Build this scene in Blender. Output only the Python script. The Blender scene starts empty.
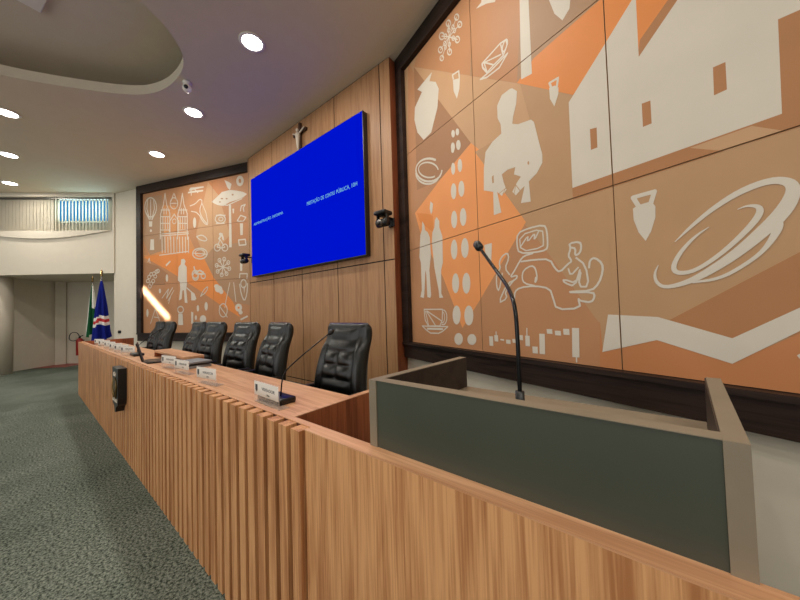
import bpy, bmesh, math, random
from mathutils import Vector, Matrix
from mathutils.geometry import tessellate_polygon
random.seed(7)
S = bpy.context.scene
COL = S.collection
PI = math.pi
R = math.radians

# ------------------------------------------------------------------ camera
F = 300.0
HZ = 1.5
_up = Vector((-.03, -1, 9 / F)).normalized()
def _ray(x, y): return Vector(((x - 400) / F, (y - 300) / F, 1.0))
_d = _ray(25, 319.5); _d = (_d - _up * _d.dot(_up)).normalized()
CX, CZ = -_d, _up
CY = CZ.cross(CX)
def world_dir(x, y):
    r = _ray(x, y); return Vector((CX.dot(r), CY.dot(r), CZ.dot(r)))
EYE = Vector((0, 0, HZ))
cam = bpy.data.cameras.new('camera'); cam.sensor_width = 36; cam.lens = F / 800 * 36
cam.clip_start = .02; cam.clip_end = 200
co = bpy.data.objects.new('camera', cam); COL.objects.link(co)
M = Matrix(((CX[0], -CX[1], -CX[2], 0), (CY[0], -CY[1], -CY[2], 0), (CZ[0], -CZ[1], -CZ[2], HZ), (0, 0, 0, 1)))
co.matrix_world = M
S.camera = co

class Plane:
    """a vertical wall plane; local x runs along the wall, local y points out of the room"""
    def __init__(s, x, y, deg):
        s.o = Vector((x, y, 0)); s.a = R(deg)
        s.t = Vector((math.cos(s.a), math.sin(s.a), 0)); s.n = Vector((-math.sin(s.a), math.cos(s.a), 0))
    def uv(s, px, py):
        r = world_dir(px, py); t = s.n.dot(s.o - EYE) / s.n.dot(r)
        q = EYE + r * t
        return (q - s.o).dot(s.t), q.z
    def pt(s, u, d, z): return s.o + s.t * u + s.n * d + Vector((0, 0, z))
def at_y(px, py, y):
    r = world_dir(px, py); return EYE + r * (y / r.y)
def at_z(px, py, z):
    r = world_dir(px, py); return EYE + r * ((z - HZ) / r.z)

# ------------------------------------------------------------------ materials
def lin(c):
    return tuple(((v / 255) / 12.92 if v / 255 <= .04045 else ((v / 255 + .055) / 1.055) ** 2.4) for v in c) + (1,)
def base_mat(name, rough=.6, metal=0, spec=.5):
    m = bpy.data.materials.new(name); m.use_nodes = True
    nt = m.node_tree; b = nt.nodes['Principled BSDF']
    b.inputs['Roughness'].default_value = rough; b.inputs['Metallic'].default_value = metal
    b.inputs['Specular IOR Level'].default_value = spec
    return m, nt, b
def noise_mat(name, c1, c2, scale=8, rough=.6, metal=0, spec=.5, bump=0, stretch=(1, 1, 1), detail=4, bscale=None, lo=.3, hi=.7):
    m, nt, b = base_mat(name, rough, metal, spec)
    N = nt.nodes; L = nt.links
    tc = N.new('ShaderNodeTexCoord'); mp = N.new('ShaderNodeMapping'); mp.inputs['Scale'].default_value = stretch
    L.new(tc.outputs['Object'], mp.inputs[0])
    n = N.new('ShaderNodeTexNoise'); n.inputs['Scale'].default_value = scale; n.inputs['Detail'].default_value = detail
    L.new(mp.outputs[0], n.inputs['Vector'])
    r = N.new('ShaderNodeValToRGB'); r.color_ramp.elements[0].position = lo; r.color_ramp.elements[1].position = hi
    r.color_ramp.elements[0].color = lin(c1); r.color_ramp.elements[1].color = lin(c2)
    L.new(n.outputs['Fac'], r.inputs[0]); L.new(r.outputs[0], b.inputs['Base Color'])
    if bump:
        n2 = N.new('ShaderNodeTexNoise'); n2.inputs['Scale'].default_value = bscale or scale * 2; n2.inputs['Detail'].default_value = 3
        L.new(mp.outputs[0], n2.inputs['Vector'])
        bp = N.new('ShaderNodeBump'); bp.inputs['Strength'].default_value = bump; bp.inputs['Distance'].default_value = .01
        L.new(n2.outputs['Fac'], bp.inputs['Height']); L.new(bp.outputs[0], b.inputs['Normal'])
    return m
def wood_mat(name, c1, c2, axis='z', rough=.45, scale=1.0, spec=.4):
    """straight grained wood: fine fibres and broad cathedral bands, both along one axis"""
    m, nt, b = base_mat(name, rough, 0, spec)
    N = nt.nodes; L = nt.links
    tc = N.new('ShaderNodeTexCoord')
    def st(a, k): return {'x': (k, a, a), 'y': (a, k, a), 'z': (a, a, k)}[axis]
    mp = N.new('ShaderNodeMapping'); mp.inputs['Scale'].default_value = st(70 * scale, 2.2)
    mq = N.new('ShaderNodeMapping'); mq.inputs['Scale'].default_value = st(9 * scale, .8)
    L.new(tc.outputs['Object'], mp.inputs[0]); L.new(tc.outputs['Object'], mq.inputs[0])
    n = N.new('ShaderNodeTexNoise'); n.inputs['Scale'].default_value = 1.6; n.inputs['Detail'].default_value = 5
    L.new(mp.outputs[0], n.inputs['Vector'])
    w = N.new('ShaderNodeTexNoise'); w.inputs['Scale'].default_value = 1; w.inputs['Detail'].default_value = 3; w.inputs['Distortion'].default_value = .6
    L.new(mq.outputs[0], w.inputs['Vector'])
    k = N.new('ShaderNodeMath'); k.operation = 'MULTIPLY'; k.inputs[1].default_value = 14; L.new(w.outputs['Fac'], k.inputs[0])
    s = N.new('ShaderNodeMath'); s.operation = 'SINE'; L.new(k.outputs[0], s.inputs[0])
    a = N.new('ShaderNodeMath'); a.operation = 'MULTIPLY_ADD'; a.inputs[1].default_value = .16; L.new(s.outputs[0], a.inputs[0]); L.new(n.outputs['Fac'], a.inputs[2])
    r = N.new('ShaderNodeValToRGB'); r.color_ramp.elements[0].position = .28; r.color_ramp.elements[1].position = .72
    r.color_ramp.elements[0].color = lin(c1); r.color_ramp.elements[1].color = lin(c2)
    L.new(a.outputs[0], r.inputs[0]); L.new(r.outputs[0], b.inputs['Base Color'])
    bp = N.new('ShaderNodeBump'); bp.inputs['Strength'].default_value = .12; bp.inputs['Distance'].default_value = .004
    L.new(n.outputs['Fac'], bp.inputs['Height']); L.new(bp.outputs[0], b.inputs['Normal'])
    return m
def emit_mat(name, c, strength):
    m = bpy.data.materials.new(name); m.use_nodes = True; nt = m.node_tree
    nt.nodes.remove(nt.nodes['Principled BSDF'])
    e = nt.nodes.new('ShaderNodeEmission'); e.inputs[0].default_value = c; e.inputs[1].default_value = strength
    nt.links.new(e.outputs[0], nt.nodes['Material Output'].inputs[0])
    return m
def flat(name, c, rough=.6, **k):
    d = tuple(max(0, v * .985) for v in c)
    return noise_mat(name, d, c, scale=6, rough=rough, **k)

MT = {}
MT['ceiling'] = flat('ceiling_paint', (212, 201, 182), .9, spec=.2)
MT['wall'] = flat('wall_paint', (214, 206, 190), .85, spec=.2)
MT['carpet'] = None
def carpet():
    m, nt, b = base_mat('carpet_pile', .95, 0, .1); N = nt.nodes; L = nt.links
    tc = N.new('ShaderNodeTexCoord')
    n1 = N.new('ShaderNodeTexNoise'); n1.inputs['Scale'].default_value = 62; n1.inputs['Detail'].default_value = 4; n1.inputs['Roughness'].default_value = .75
    n2 = N.new('ShaderNodeTexNoise'); n2.inputs['Scale'].default_value = .9; n2.inputs['Detail'].default_value = 4; n2.inputs['Distortion'].default_value = .8
    for n in (n1, n2): L.new(tc.outputs['Object'], n.inputs['Vector'])
    r = N.new('ShaderNodeValToRGB'); e = r.color_ramp.elements
    e[0].position = .40; e[1].position = .60; e[0].color = lin((46, 54, 48)); e[1].color = lin((142, 150, 138))
    L.new(n1.outputs['Fac'], r.inputs[0])
    r2 = N.new('ShaderNodeValToRGB'); f = r2.color_ramp.elements
    f[0].position = .38; f[1].position = .6; f[0].color = (.62, .66, .63, 1); f[1].color = (1, 1, 1, 1)
    L.new(n2.outputs['Fac'], r2.inputs[0])
    mx = N.new('ShaderNodeMix'); mx.data_type = 'RGBA'; mx.blend_type = 'MULTIPLY'; mx.inputs['Factor'].default_value = .8
    L.new(r.outputs[0], mx.inputs['A']); L.new(r2.outputs[0], mx.inputs['B']); L.new(mx.outputs['Result'], b.inputs['Base Color'])
    bp = N.new('ShaderNodeBump'); bp.inputs['Strength'].default_value = .6; bp.inputs['Distance'].default_value = .012
    L.new(n1.outputs['Fac'], bp.inputs['Height']); L.new(bp.outputs[0], b.inputs['Normal'])
    return m
MT['carpet'] = carpet()
W1, W2 = (166, 110, 68), (212, 158, 108)
MT['oak_z'] = wood_mat('oak_upright_grain', W1, W2, 'z', .45, 1.5)
MT['oak_x'] = wood_mat('oak_lengthwise_grain', (188, 136, 98), (220, 172, 132), 'x', .4)
MT['panel'] = wood_mat('panelled_oak', (148, 106, 72), (172, 130, 92), 'z', .5, 1.6)
MT['return'] = wood_mat('red_brown_veneer', (112, 56, 32), (150, 82, 50), 'z', .5, .6)
MT['endwood'] = wood_mat('red_oak_inside', (120, 62, 34), (164, 94, 56), 'z', .5)
MT['wenge'] = wood_mat('dark_wenge', (22, 15, 12), (50, 36, 30), 'x', .5, .7, .25)
MT['slatgap'] = wood_mat('dark_slat_backing', (72, 38, 24), (98, 56, 36), 'z', .6)
MT['gap'] = flat('shadow_gap_black', (26, 20, 16), .9)
MT['white'] = flat('white_lacquer', (232, 228, 220), .4)
MT['blackplastic'] = flat('black_plastic', (20, 20, 22), .35)
MT['blackmetal'] = flat('black_metal', (24, 24, 26), .3, metal=.6)
MT['leather'] = noise_mat('black_leather', (4, 5, 4), (9, 10, 8), 30, .30, bump=.12, bscale=220, spec=.5)
MT['lectern_face'] = noise_mat('green_grey_laminate', (62, 65, 54), (70, 73, 61), 3, .42)
MT['lectern_edge'] = noise_mat('taupe_laminate', (122, 110, 92), (136, 123, 104), 4, .5)
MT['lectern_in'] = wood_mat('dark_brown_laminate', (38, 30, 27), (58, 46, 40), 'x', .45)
MT['lamp'] = emit_mat('lamp_diffuser', (1, .95, .87, 1), 22)
MT['card'] = flat('white_card', (232, 232, 224), .5)
MT['ink'] = flat('dark_ink', (60, 64, 66), .7)
MT['paper'] = flat('grey_paper', (128, 130, 132), .7)
MT['red'] = flat('red_enamel', (150, 30, 26), .35)
MT['fred'] = flat('flag_red', (184, 40, 46), .8)
MT['fwhite'] = flat('flag_white', (222, 220, 214), .8)
MT['fblue'] = flat('flag_blue', (22, 32, 118), .95, spec=.1)
MT['fgreen'] = flat('flag_green', (22, 78, 46), .95, spec=.1)
MT['steel'] = flat('brushed_steel', (120, 118, 114), .35, metal=.9)
MT['gold'] = flat('aged_brass', (110, 88, 50), .35, metal=.8)
MT['ivory'] = flat('ivory_resin', (206, 194, 176), .5)
MT['darkcross'] = wood_mat('cross_wood', (40, 24, 16), (66, 42, 28), 'z')
MT['blind'] = None
def blind():
    m, nt, b = base_mat('blind_fabric', .8, 0, .1); N = nt.nodes; L = nt.links
    b.inputs['Base Color'].default_value = lin((214, 207, 190))
    t = N.new('ShaderNodeBsdfTranslucent'); t.inputs[0].default_value = lin((214, 210, 200))
    mx = N.new('ShaderNodeMixShader'); mx.inputs[0].default_value = .5
    L.new(b.outputs[0], mx.inputs[1]); L.new(t.outputs[0], mx.inputs[2]); L.new(mx.outputs[0], N['Material Output'].inputs[0])
    return m
MT['blind'] = blind()
MT['daylight'] = emit_mat('lit_window_pane', (.03, .22, .50, 1), 1.2)
MT['screen'] = emit_mat('screen_blue', (.0, .008, .72, 1), 1.0)
MT['caption'] = emit_mat('screen_caption', (.3, .8, .95, 1), .8)
def acrylic():
    m, nt, b = base_mat('clear_acrylic', .05, 0, .5)
    b.inputs['Base Color'].default_value = (.95, .97, .95, 1); b.inputs['Alpha'].default_value = .18
    return m
MT['acrylic'] = acrylic()
# mural paints
P = {'brown': (182, 131, 92), 'tan': (192, 152, 114), 'mid': (182, 143, 105), 'orange': (220, 136, 70), 'bright': (228, 150, 90), 'dark': (172, 120, 78), 'rust': (190, 126, 80), 'grey': (168, 132, 100), 'cream': (208, 199, 184), 'shadow': (162, 118, 84), 'ochre': (204, 142, 90)}
for k, c in P.items(): MT['p_' + k] = noise_mat('mural_paint_' + k, tuple(v * .97 for v in c), c, 3, .55, spec=.3)

# ------------------------------------------------------------------ mesh builder
class MB:
    def __init__(s): s.v = []; s.f = []; s.m = []; s.mats = []; s.sm = []
    def mi(s, m):
        if m not in s.mats: s.mats.append(m)
        return s.mats.index(m)
    def add(s, vs, fs, m, smooth=False):
        o = len(s.v); s.v += [tuple(v) for v in vs]; i = s.mi(m)
        for f in fs: s.f.append([o + k for k in f]); s.m.append(i); s.sm.append(smooth)
        return s
    def box(s, x0, x1, y0, y1, z0, z1, m):
        vs = [(x0, y0, z0), (x1, y0, z0), (x1, y1, z0), (x0, y1, z0), (x0, y0, z1), (x1, y0, z1), (x1, y1, z1), (x0, y1, z1)]
        return s.add(vs, [(3, 2, 1, 0), (4, 5, 6, 7), (0, 1, 5, 4), (1, 2, 6, 5), (2, 3, 7, 6), (3, 0, 4, 7)], m)
    def bbox(s, x0, x1, y0, y1, z0, z1, m, r=.01, seg=2):
        bm = bmesh.new(); bmesh.ops.create_cube(bm, size=1)
        for v in bm.verts: v.co = Vector(((x0 + x1) / 2 + v.co.x * (x1 - x0), (y0 + y1) / 2 + v.co.y * (y1 - y0), (z0 + z1) / 2 + v.co.z * (z1 - z0)))
        bmesh.ops.bevel(bm, geom=list(bm.edges), offset=r, segments=seg, profile=.5, affect='EDGES')
        bm.verts.index_update()
        s.add([v.co for v in bm.verts], [[v.index for v in f.verts] for f in bm.faces], m, seg > 1); bm.free(); return s
    def prism(s, pts, z0, z1, m):
        n = len(pts); vs = [(x, y, z0) for x, y in pts] + [(x, y, z1) for x, y in pts]
        tri = tessellate_polygon([[Vector((x, y, 0)) for x, y in pts]])
        fs = [tuple(reversed(t)) for t in tri] + [tuple(k + n for k in t) for t in tri]
        fs += [(i, (i + 1) % n, n + (i + 1) % n, n + i) for i in range(n)]
        return s.add(vs, fs, m)
    def xzprism(s, pts, y0, y1, m):
        n = len(pts); vs = [(x, y0, z) for x, z in pts] + [(x, y1, z) for x, z in pts]
        tri = tessellate_polygon([[Vector((x, z, 0)) for x, z in pts]])
        fs = [tuple(t) for t in tri] + [tuple(k + n for k in reversed(t)) for t in tri]
        fs += [(i, (i + 1) % n, n + (i + 1) % n, n + i) for i in range(n)]
        return s.add(vs, fs, m)
    def tube(s, pts, r, m, n=8, caps=True):
        pts = [Vector(p) for p in pts]
        rs = r if isinstance(r, (list, tuple)) else [r] * len(pts)
        vs = []; ref = None
        for i, p in enumerate(pts):
            t = (pts[min(i + 1, len(pts) - 1)] - pts[max(i - 1, 0)]).normalized()
            if ref is None: ref = Vector((0, 0, 1)) if abs(t.z) < .9 else Vector((1, 0, 0))
            a = (ref - t * ref.dot(t)).normalized(); b = t.cross(a); ref = a
            for k in range(n):
                q = 2 * PI * k / n; vs.append(p + (a * math.cos(q) + b * math.sin(q)) * rs[i])
        fs = [(i * n + k, i * n + (k + 1) % n, (i + 1) * n + (k + 1) % n, (i + 1) * n + k) for i in range(len(pts) - 1) for k in range(n)]
        if caps: fs += [tuple(reversed(range(n))), tuple(range((len(pts) - 1) * n, len(pts) * n))]
        return s.add(vs, fs, m, True)
    def lathe(s, prof, m, c=(0, 0, 0), n=24, smooth=True):
        vs = []; 
        for r, z in prof:
            for k in range(n): vs.append((c[0] + r * math.cos(2 * PI * k / n), c[1] + r * math.sin(2 * PI * k / n), c[2] + z))
        fs = [(i * n + k, i * n + (k + 1) % n, (i + 1) * n + (k + 1) % n, (i + 1) * n + k) for i in range(len(prof) - 1) for k in range(n)]
        fs += [tuple(reversed(range(n))), tuple(range((len(prof) - 1) * n, len(prof) * n))]
        return s.add(vs, fs, m, smooth)
    def ball(s, c, r, m, n=12):
        rr = r if isinstance(r, (tuple, list)) else (r, r, r)
        bm = bmesh.new(); bmesh.ops.create_uvsphere(bm, u_segments=n, v_segments=max(6, n // 2), radius=1)
        bm.verts.index_update()
        s.add([(c[0] + v.co.x * rr[0], c[1] + v.co.y * rr[1], c[2] + v.co.z * rr[2]) for v in bm.verts], [[v.index for v in f.verts] for f in bm.faces], m, True)
        bm.free(); return s
    def build(s, name, parent=None, loc=None, rot=None):
        me = bpy.data.meshes.new(name); me.from_pydata(s.v, [], s.f)
        for m in s.mats: me.materials.append(m)
        for p, i, sm in zip(me.polygons, s.m, s.sm): p.material_index = i; p.use_smooth = sm
        me.update()
        o = bpy.data.objects.new(name, me); COL.objects.link(o)
        if parent: o.parent = parent
        if loc: o.location = loc
        if rot: o.rotation_euler = rot
        return o
def tag(o, label=None, cat=None, group=None, kind=None):
    if label: o['label'] = label
    if cat: o['category'] = cat
    if group: o['group'] = group
    if kind: o['kind'] = kind
    return o
def thing(name, label, cat, loc=(0, 0, 0), rz=0, group=None):
    o = bpy.data.objects.new(name, None); COL.objects.link(o); o.empty_display_size = .1
    o.location = loc; o.rotation_euler = (0, 0, rz)
    return tag(o, label, cat, group)
def struct(mb, name, loc=None, rz=0):
    o = mb.build(name, None, loc, (0, 0, rz)); o['kind'] = 'structure'; return o
def dup(o, parent=None, loc=None, rz=None, label=None):
    c = o.copy(); COL.objects.link(c)
    if parent: c.parent = parent
    if loc is not None: c.location = loc
    if rz is not None: c.rotation_euler = (0, 0, rz)
    if label: c['label'] = label
    for ch in list(o.children): dup(ch, c)
    return c
def text_mesh(name, s, size, m, parent, loc, rot, align='CENTER', extrude=0.0004, width=None):
    cu = bpy.data.curves.new(name, 'FONT'); cu.body = s; cu.size = size; cu.extrude = extrude; cu.align_x = align; cu.align_y = 'CENTER'
    to = bpy.data.objects.new(name + '_tmp', cu); COL.objects.link(to)
    dg = bpy.context.evaluated_depsgraph_get(); dg.update()
    me = bpy.data.meshes.new_from_object(to.evaluated_get(dg)); bpy.data.objects.remove(to)
    me.materials.clear(); me.materials.append(m)
    if width:
        xs = [v.co.x for v in me.vertices]; k = width / (max(xs) - min(xs))
        for v in me.vertices: v.co.x *= k
    o = bpy.data.objects.new(name, me); COL.objects.link(o); o.parent = parent; o.location = loc; o.rotation_euler = rot
    return o

HC = 5.0
PR = Plane(-2.43, 3.26, -19)      # wall behind the right mural
PL = Plane(-6.93, 3.26, 21)       # wall behind the left mural
PB = Plane(-11.43, 1.533, 43.2)   # window wall beyond the flags
WY = 3.13                         # face of the wood panelling
WX0, WX1 = -6.80, -2.575

# ------------------------------------------------------------------ setting
struct(MB().box(-19, 7, -9, 6, -.1, 0, MT['carpet']), 'floor')
struct(MB().prism([(-8.84, .76), (-1.25, .76), (-1.25, 3.0), (-2.3, 3.2), (-6.9, 3.2), (-8.84, 2.2)], 0, .2, MT['carpet']), 'trim_1')

# ceiling: a slab with a rounded hole and a deeper pocket above it
hole_px = [(60, 86), (110, 93), (137, 95), (152, 93.5), (166, 88.5), (176, 80), (182, 71), (184, 62), (182, 52), (176, 41), (160, 19)]
hole = [(-8.6, -4.2), (-7.7, -2.4), (-7.15, -.9), (-6.98, -.23)] + [(lambda q: (q.x, q.y))(at_z(a, b, HC)) for a, b in hole_px] + [(-3.9, .2), (-3.45, -.9), (-2.9, -2.4), (-2.6, -4.0), (-3.6, -4.9), (-5.6, -5.2), (-7.6, -5.0)]
def smooth_loop(p, it=2):
    for _ in range(it):
        q = []
        for i in range(len(p)):
            a, b = p[i], p[(i + 1) % len(p)]
            q += [(a[0] * .75 + b[0] * .25, a[1] * .75 + b[1] * .25), (a[0] * .25 + b[0] * .75, a[1] * .25 + b[1] * .75)]
        p = q
    return p
hole = smooth_loop(hole, 2)
hc = (sum(p[0] for p in hole) / len(hole), sum(p[1] for p in hole) / len(hole))
def grow(p, d):
    n = len(p); o = []
    for i in range(n):
        a, b = Vector(p[i - 1]), Vector(p[(i + 1) % n]); t = (b - a).normalized(); nn = Vector((t.y, -t.x))
        if (Vector(p[i]) - Vector(hc)).dot(nn) < 0: nn = -nn
        o.append((p[i][0] + nn.x * d, p[i][1] + nn.y * d))
    return o
mb = MB()
outer = [(-19, -9), (7, -9), (7, 6), (-19, 6)]
tri = tessellate_polygon([[Vector((x, y, 0)) for x, y in outer], [Vector((x, y, 0)) for x, y in hole]])
allp = outer + hole; n = len(hole)
for z in (HC, HC + .15): mb.add([(x, y, z) for x, y in allp], [tuple(t) for t in tri], MT['ceiling'])
mb.add([(x, y, HC) for x, y in hole] + [(x, y, HC + .15) for x, y in hole], [(i, (i + 1) % n, n + (i + 1) % n, n + i) for i in range(n)], MT['ceiling'], True)
big = grow(hole, .6); zt = HC + .46
mb.add([(x, y, HC + .15) for x, y in big] + [(x, y, zt) for x, y in big], [(i, (i + 1) % n, n + (i + 1) % n, n + i) for i in range(n)], MT['ceiling'], True)
mb.add([(x, y, zt) for x, y in big], [tuple(t) for t in tessellate_polygon([[Vector((x, y, 0)) for x, y in big]])], MT['ceiling'])
struct(mb, 'ceiling')

# wood panelled wall: backing with boards and shadow gaps
mb = MB(); mb.box(WX0, WX1, WY + .012, WY + .40, 0, HC, MT['return'])
mb.box(WX0 + .01, WX1 - .01, WY + .006, WY + .02, .0, HC, MT['gap'])
xs = [WX0, -6.76, -5.74, -4.75, -3.762, -2.762, WX1]; zs = [.2, .285, 2.18, HC - .002]
for i in range(len(xs) - 1):
    for j in range(len(zs) - 1):
        g = .009
        mb.box(xs[i] + (g if i else 0), xs[i + 1] - (g if i < len(xs) - 2 else 0), WY, WY + .012, zs[j] + g, zs[j + 1] - g, MT['panel'])
struct(mb, 'wall_back')
mb = MB(); mb.box(-.2, 7.5, .04, .25, 0, HC, MT['wall']); struct(mb, 'wall_right', PR.o, PR.a)
mb = MB(); mb.box(-4.82, .2, .04, .25, 0, HC, MT['wall']); struct(mb, 'wall_left', PL.o, PL.a)

# window wall with opening below and blind recess above
mb = MB(); HB = 2.74; ZB, ZT = 3.93, 4.9
mb.box(-7, .02, 0, .3, HB, ZB, MT['wall']); mb.box(-7, .02, 0, .3, ZT, HC, MT['wall'])
mb.box(-.03, .02, 0, .3, ZB, ZT, MT['wall']); mb.box(-7, .02, .3, .36, HB, HC, MT['wall'])
mb.box(-.02, .06, .05, 2.2, 0, HB, MT['wall'])
mb.box(-7, .02, .36, 2.6, HB, HB + .1, MT['wall'])
struct(mb, 'wall_window', PB.o, PB.a)
# bowed sill under the blind
pts = [(-3.6, 3.935)] + [(-3.6 + 3.55 * k / 24, 3.93 - .21 * math.sin(PI * k / 24)) for k in range(1, 24)] + [(-.05, 3.935)]
mb = MB(); mb.xzprism(pts, -.05, .0, MT['wall']); struct(mb, 'trim_2', PB.o, PB.a)
# recess walls
q1 = Vector((-13.9, -1.0)); q2 = Vector((-15.25, .74)); q3 = Vector((-12.4, 3.35))
def wall_seg(mb, a, b, z0, z1, t, m):
    d = (b - a).normalized(); nn = Vector((-d.y, d.x)) * t
    mb.prism([tuple(a), tuple(b), tuple(b + nn), tuple(a + nn)], z0, z1, m)
mb = MB(); wall_seg(mb, q1, q2, 0, HB + .1, .15, MT['wall']); wall_seg(mb, q2, q3, 0, HB + .1, .15, MT['wall'])
mb.box(-15.30, -15.05, .62, .86, 0, HB, MT['wall'])
struct(mb, 'wall_recess')
mb = MB(); mb.lathe([(.40, 0), (.40, HB)], MT['wall'], (0, 0, 0), 40); struct(mb, 'trim_3', PB.pt(-3.42, .28, 0))
# rest of the chamber, behind and beside the camera
mb = MB(); mb.box(6.9, 7.1, -9, 2, 0, HC, MT['wall']); struct(mb, 'wall_side')
mb = MB()
for a, b in ((-19, -12), (-10, -6), (-4, 0), (2, 7)): mb.box(a, b, -9.1, -8.9, 0, HC, MT['wall'])
mb.box(-19, 7, -9.1, -8.9, 0, .9, MT['wall']); mb.box(-19, 7, -9.1, -8.9, 4.4, HC, MT['wall'])
struct(mb, 'wall_front')
# red floor marking
mb = MB(); q = at_z(70, 363.6, 0)
mb.box(-.6, .6, -.75, .5, .001, .004, MT['red']); tag(mb.build('floor_marking', None, (q.x, q.y, 0), (0, 0, R(43))), 'red painted floor marking on the recess floor under the fire extinguisher', 'floor marking')

# ------------------------------------------------------------------ window + blind
mb = MB(); mb.box(-1.62, -.22, .22, .24, 4.27, 4.86, MT['daylight'])
for x in (-1.64, -.22): mb.box(x, x + .03, .2, .25, 4.25, 4.88, MT['white'])
mb.box(-1.64, -.19, .2, .25, 4.23, 4.27, MT['white']); mb.box(-1.64, -.19, .2, .25, 4.86, 4.89, MT['white'])
struct(mb, 'window_1', PB.o, PB.a)
t = thing('vertical_blind', 'cream vertical slat blind across the high lit window', 'blind', PB.pt(0, 0, ZB), PB.a)
mb = MB(); mb.box(-4.2, -.04, .06, .12, .92, .965, MT['steel']); mb.build('head_rail', t)
mb = MB(); x = -.09
while x > -4.15:
    openp = -1.66 < x < -.2
    a = R(-29) if openp else R(-7)
    w = .048
    dx, dy = w * math.cos(a), w * math.sin(a)
    pts = [(x - dx, .10 - dy), (x + dx, .10 + dy), (x + dx - .002, .104 + dy), (x - dx - .002, .104 - dy)]
    mb.prism(pts, .02, .92, MT['blind']); x -= .088
mb.build('slats', t)

# ------------------------------------------------------------------ murals
THIN = .8
class Art:
    """flat paint shapes laid on the boards of a mural; each layer of paint lies a hair in front of the one before"""
    def __init__(s, pl, us, zs):
        s.pl = pl; s.k = 0
        s.cells = [((us[i] + .004, us[i + 1] - .004, zs[j] + .004, zs[j + 1] - .004), MB()) for i in range(len(us) - 1) for j in range(len(zs) - 1)]
    def lay(s): s.k += 1; return -.0008 - s.k * .000015
    def face(s, uv, y, m):
        for rect, mb in s.cells:
            c = clip(uv, rect)
            if len(c) < 3: continue
            ar = sum(c[i - 1][0] * c[i][1] - c[i][0] * c[i - 1][1] for i in range(len(c)))
            if abs(ar) < 1e-9: continue
            if ar < 0: c = c[::-1]
            mb.add([(a, y, b) for a, b in c], [tuple(range(len(c)))], m)
    def poly_uv(s, uv, m):
        y = s.lay()
        for t in tessellate_polygon([[Vector((a, b, 0)) for a, b in uv]]): s.face([tuple(uv[i]) for i in t], y, m)
    def finish(s, boards):
        for (rect, mb), b in zip(s.cells, boards):
            if mb.v: mb.build('painting', b)
    def poly(s, crop, pts, m): s.poly_uv([s.pl.uv(crop[0] + x * crop[2], crop[1] + y * crop[2]) for x, y in pts], m)
    def line(s, crop, pts, w=.028, m=None, closed=False, sm=1):
        uv = [Vector(s.pl.uv(crop[0] + x * crop[2], crop[1] + y * crop[2])) for x, y in pts]
        s.line_uv(uv, w, m, closed, sm)
    def line_uv(s, uv, w, m=None, closed=False, sm=1):
        m = m or MT['p_cream']
        for _ in range(sm):
            q = [] if closed else [uv[0]]
            L = len(uv)
            for i in range(L if closed else L - 1):
                a, b = uv[i], uv[(i + 1) % L]; q += [a * .75 + b * .25, a * .25 + b * .75]
            if not closed: q.append(uv[-1])
            uv = q
        y = s.lay(); n = len(uv)
        for i in range(n if closed else n - 1):
            a, b = uv[i], uv[(i + 1) % n]; d = b - a
            if d.length < 1e-5: continue
            d.normalize(); nn = Vector((-d.y, d.x)); h = THIN * w / 2; y -= 4e-7
            s.face([tuple(a + nn * h), tuple(a - nn * h), tuple(b - nn * h), tuple(b + nn * h)], y, m)
            y -= 4e-7
            s.face([(b.x + h * math.cos(k * PI / 4), b.y + h * math.sin(k * PI / 4)) for k in range(8)], y, m)
    def ribbon_uv(s, uv, w, m=None):
        m = m or MT['p_cream']; y = s.lay(); n = len(uv); vs = []
        for i, p in enumerate(uv):
            a = uv[i - 1] if i else p; b = uv[i + 1] if i < n - 1 else p
            d = (b - a).normalized(); nn = Vector((-d.y, d.x)) * (THIN * w[i] / 2)
            vs += [tuple(p + nn), tuple(p - nn)]
        for i in range(n - 1): s.face([vs[2 * i + 1], vs[2 * i + 3], vs[2 * i + 2], vs[2 * i]], y - i * 2e-7, m)
    def oval(s, crop, cx, cy, rx, ry, m=None, tilt=0):
        pts = []
        for k in range(20):
            a = 2 * PI * k / 20; x, y = rx * math.cos(a), ry * math.sin(a)
            pts.append((cx + x * math.cos(tilt) - y * math.sin(tilt), cy + x * math.sin(tilt) + y * math.cos(tilt)))
        s.poly(crop, pts, m or MT['p_cream'])
    def ring(s, crop, cx, cy, rx, ry, w=.025, a0=0, a1=360, tilt=0):
        n = 22; pts = []
        for k in range(n + 1):
            a = R(a0 + (a1 - a0) * k / n); x, y = rx * math.cos(a), ry * math.sin(a)
            pts.append((cx + x * math.cos(tilt) - y * math.sin(tilt), cy + x * math.sin(tilt) + y * math.cos(tilt)))
        s.line(crop, pts, w, sm=0)
    def crescent(s, crop, pts, widths, m=None):
        uv = [Vector(s.pl.uv(crop[0] + x * crop[2], crop[1] + y * crop[2])) for x, y in pts]
        for _ in range(2):
            q = [uv[0]]; ww = [widths[0]]
            for i in range(len(uv) - 1):
                a, b = uv[i], uv[i + 1]; q += [a * .75 + b * .25, a * .25 + b * .75]
                c, d = widths[i], widths[i + 1]; ww += [c * .75 + d * .25, c * .25 + d * .75]
            q.append(uv[-1]); ww.append(widths[-1]); uv, widths = q, ww
        s.ribbon_uv(uv, [w * .43 for w in widths], m)
def clip(poly, rect):
    x0, x1, z0, z1 = rect
    for ax, lim, sg in ((0, x0, 1), (0, x1, -1), (1, z0, 1), (1, z1, -1)):
        out = []
        for i in range(len(poly)):
            a, b = poly[i - 1], poly[i]
            ia, ib = sg * (a[ax] - lim) >= 0, sg * (b[ax] - lim) >= 0
            if ia != ib:
                t = (lim - a[ax]) / (b[ax] - a[ax]); out.append((a[0] + (b[0] - a[0]) * t, a[1] + (b[1] - a[1]) * t))
            if ib: out.append(b)
        poly = out
        if not poly: return []
    return poly
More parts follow.
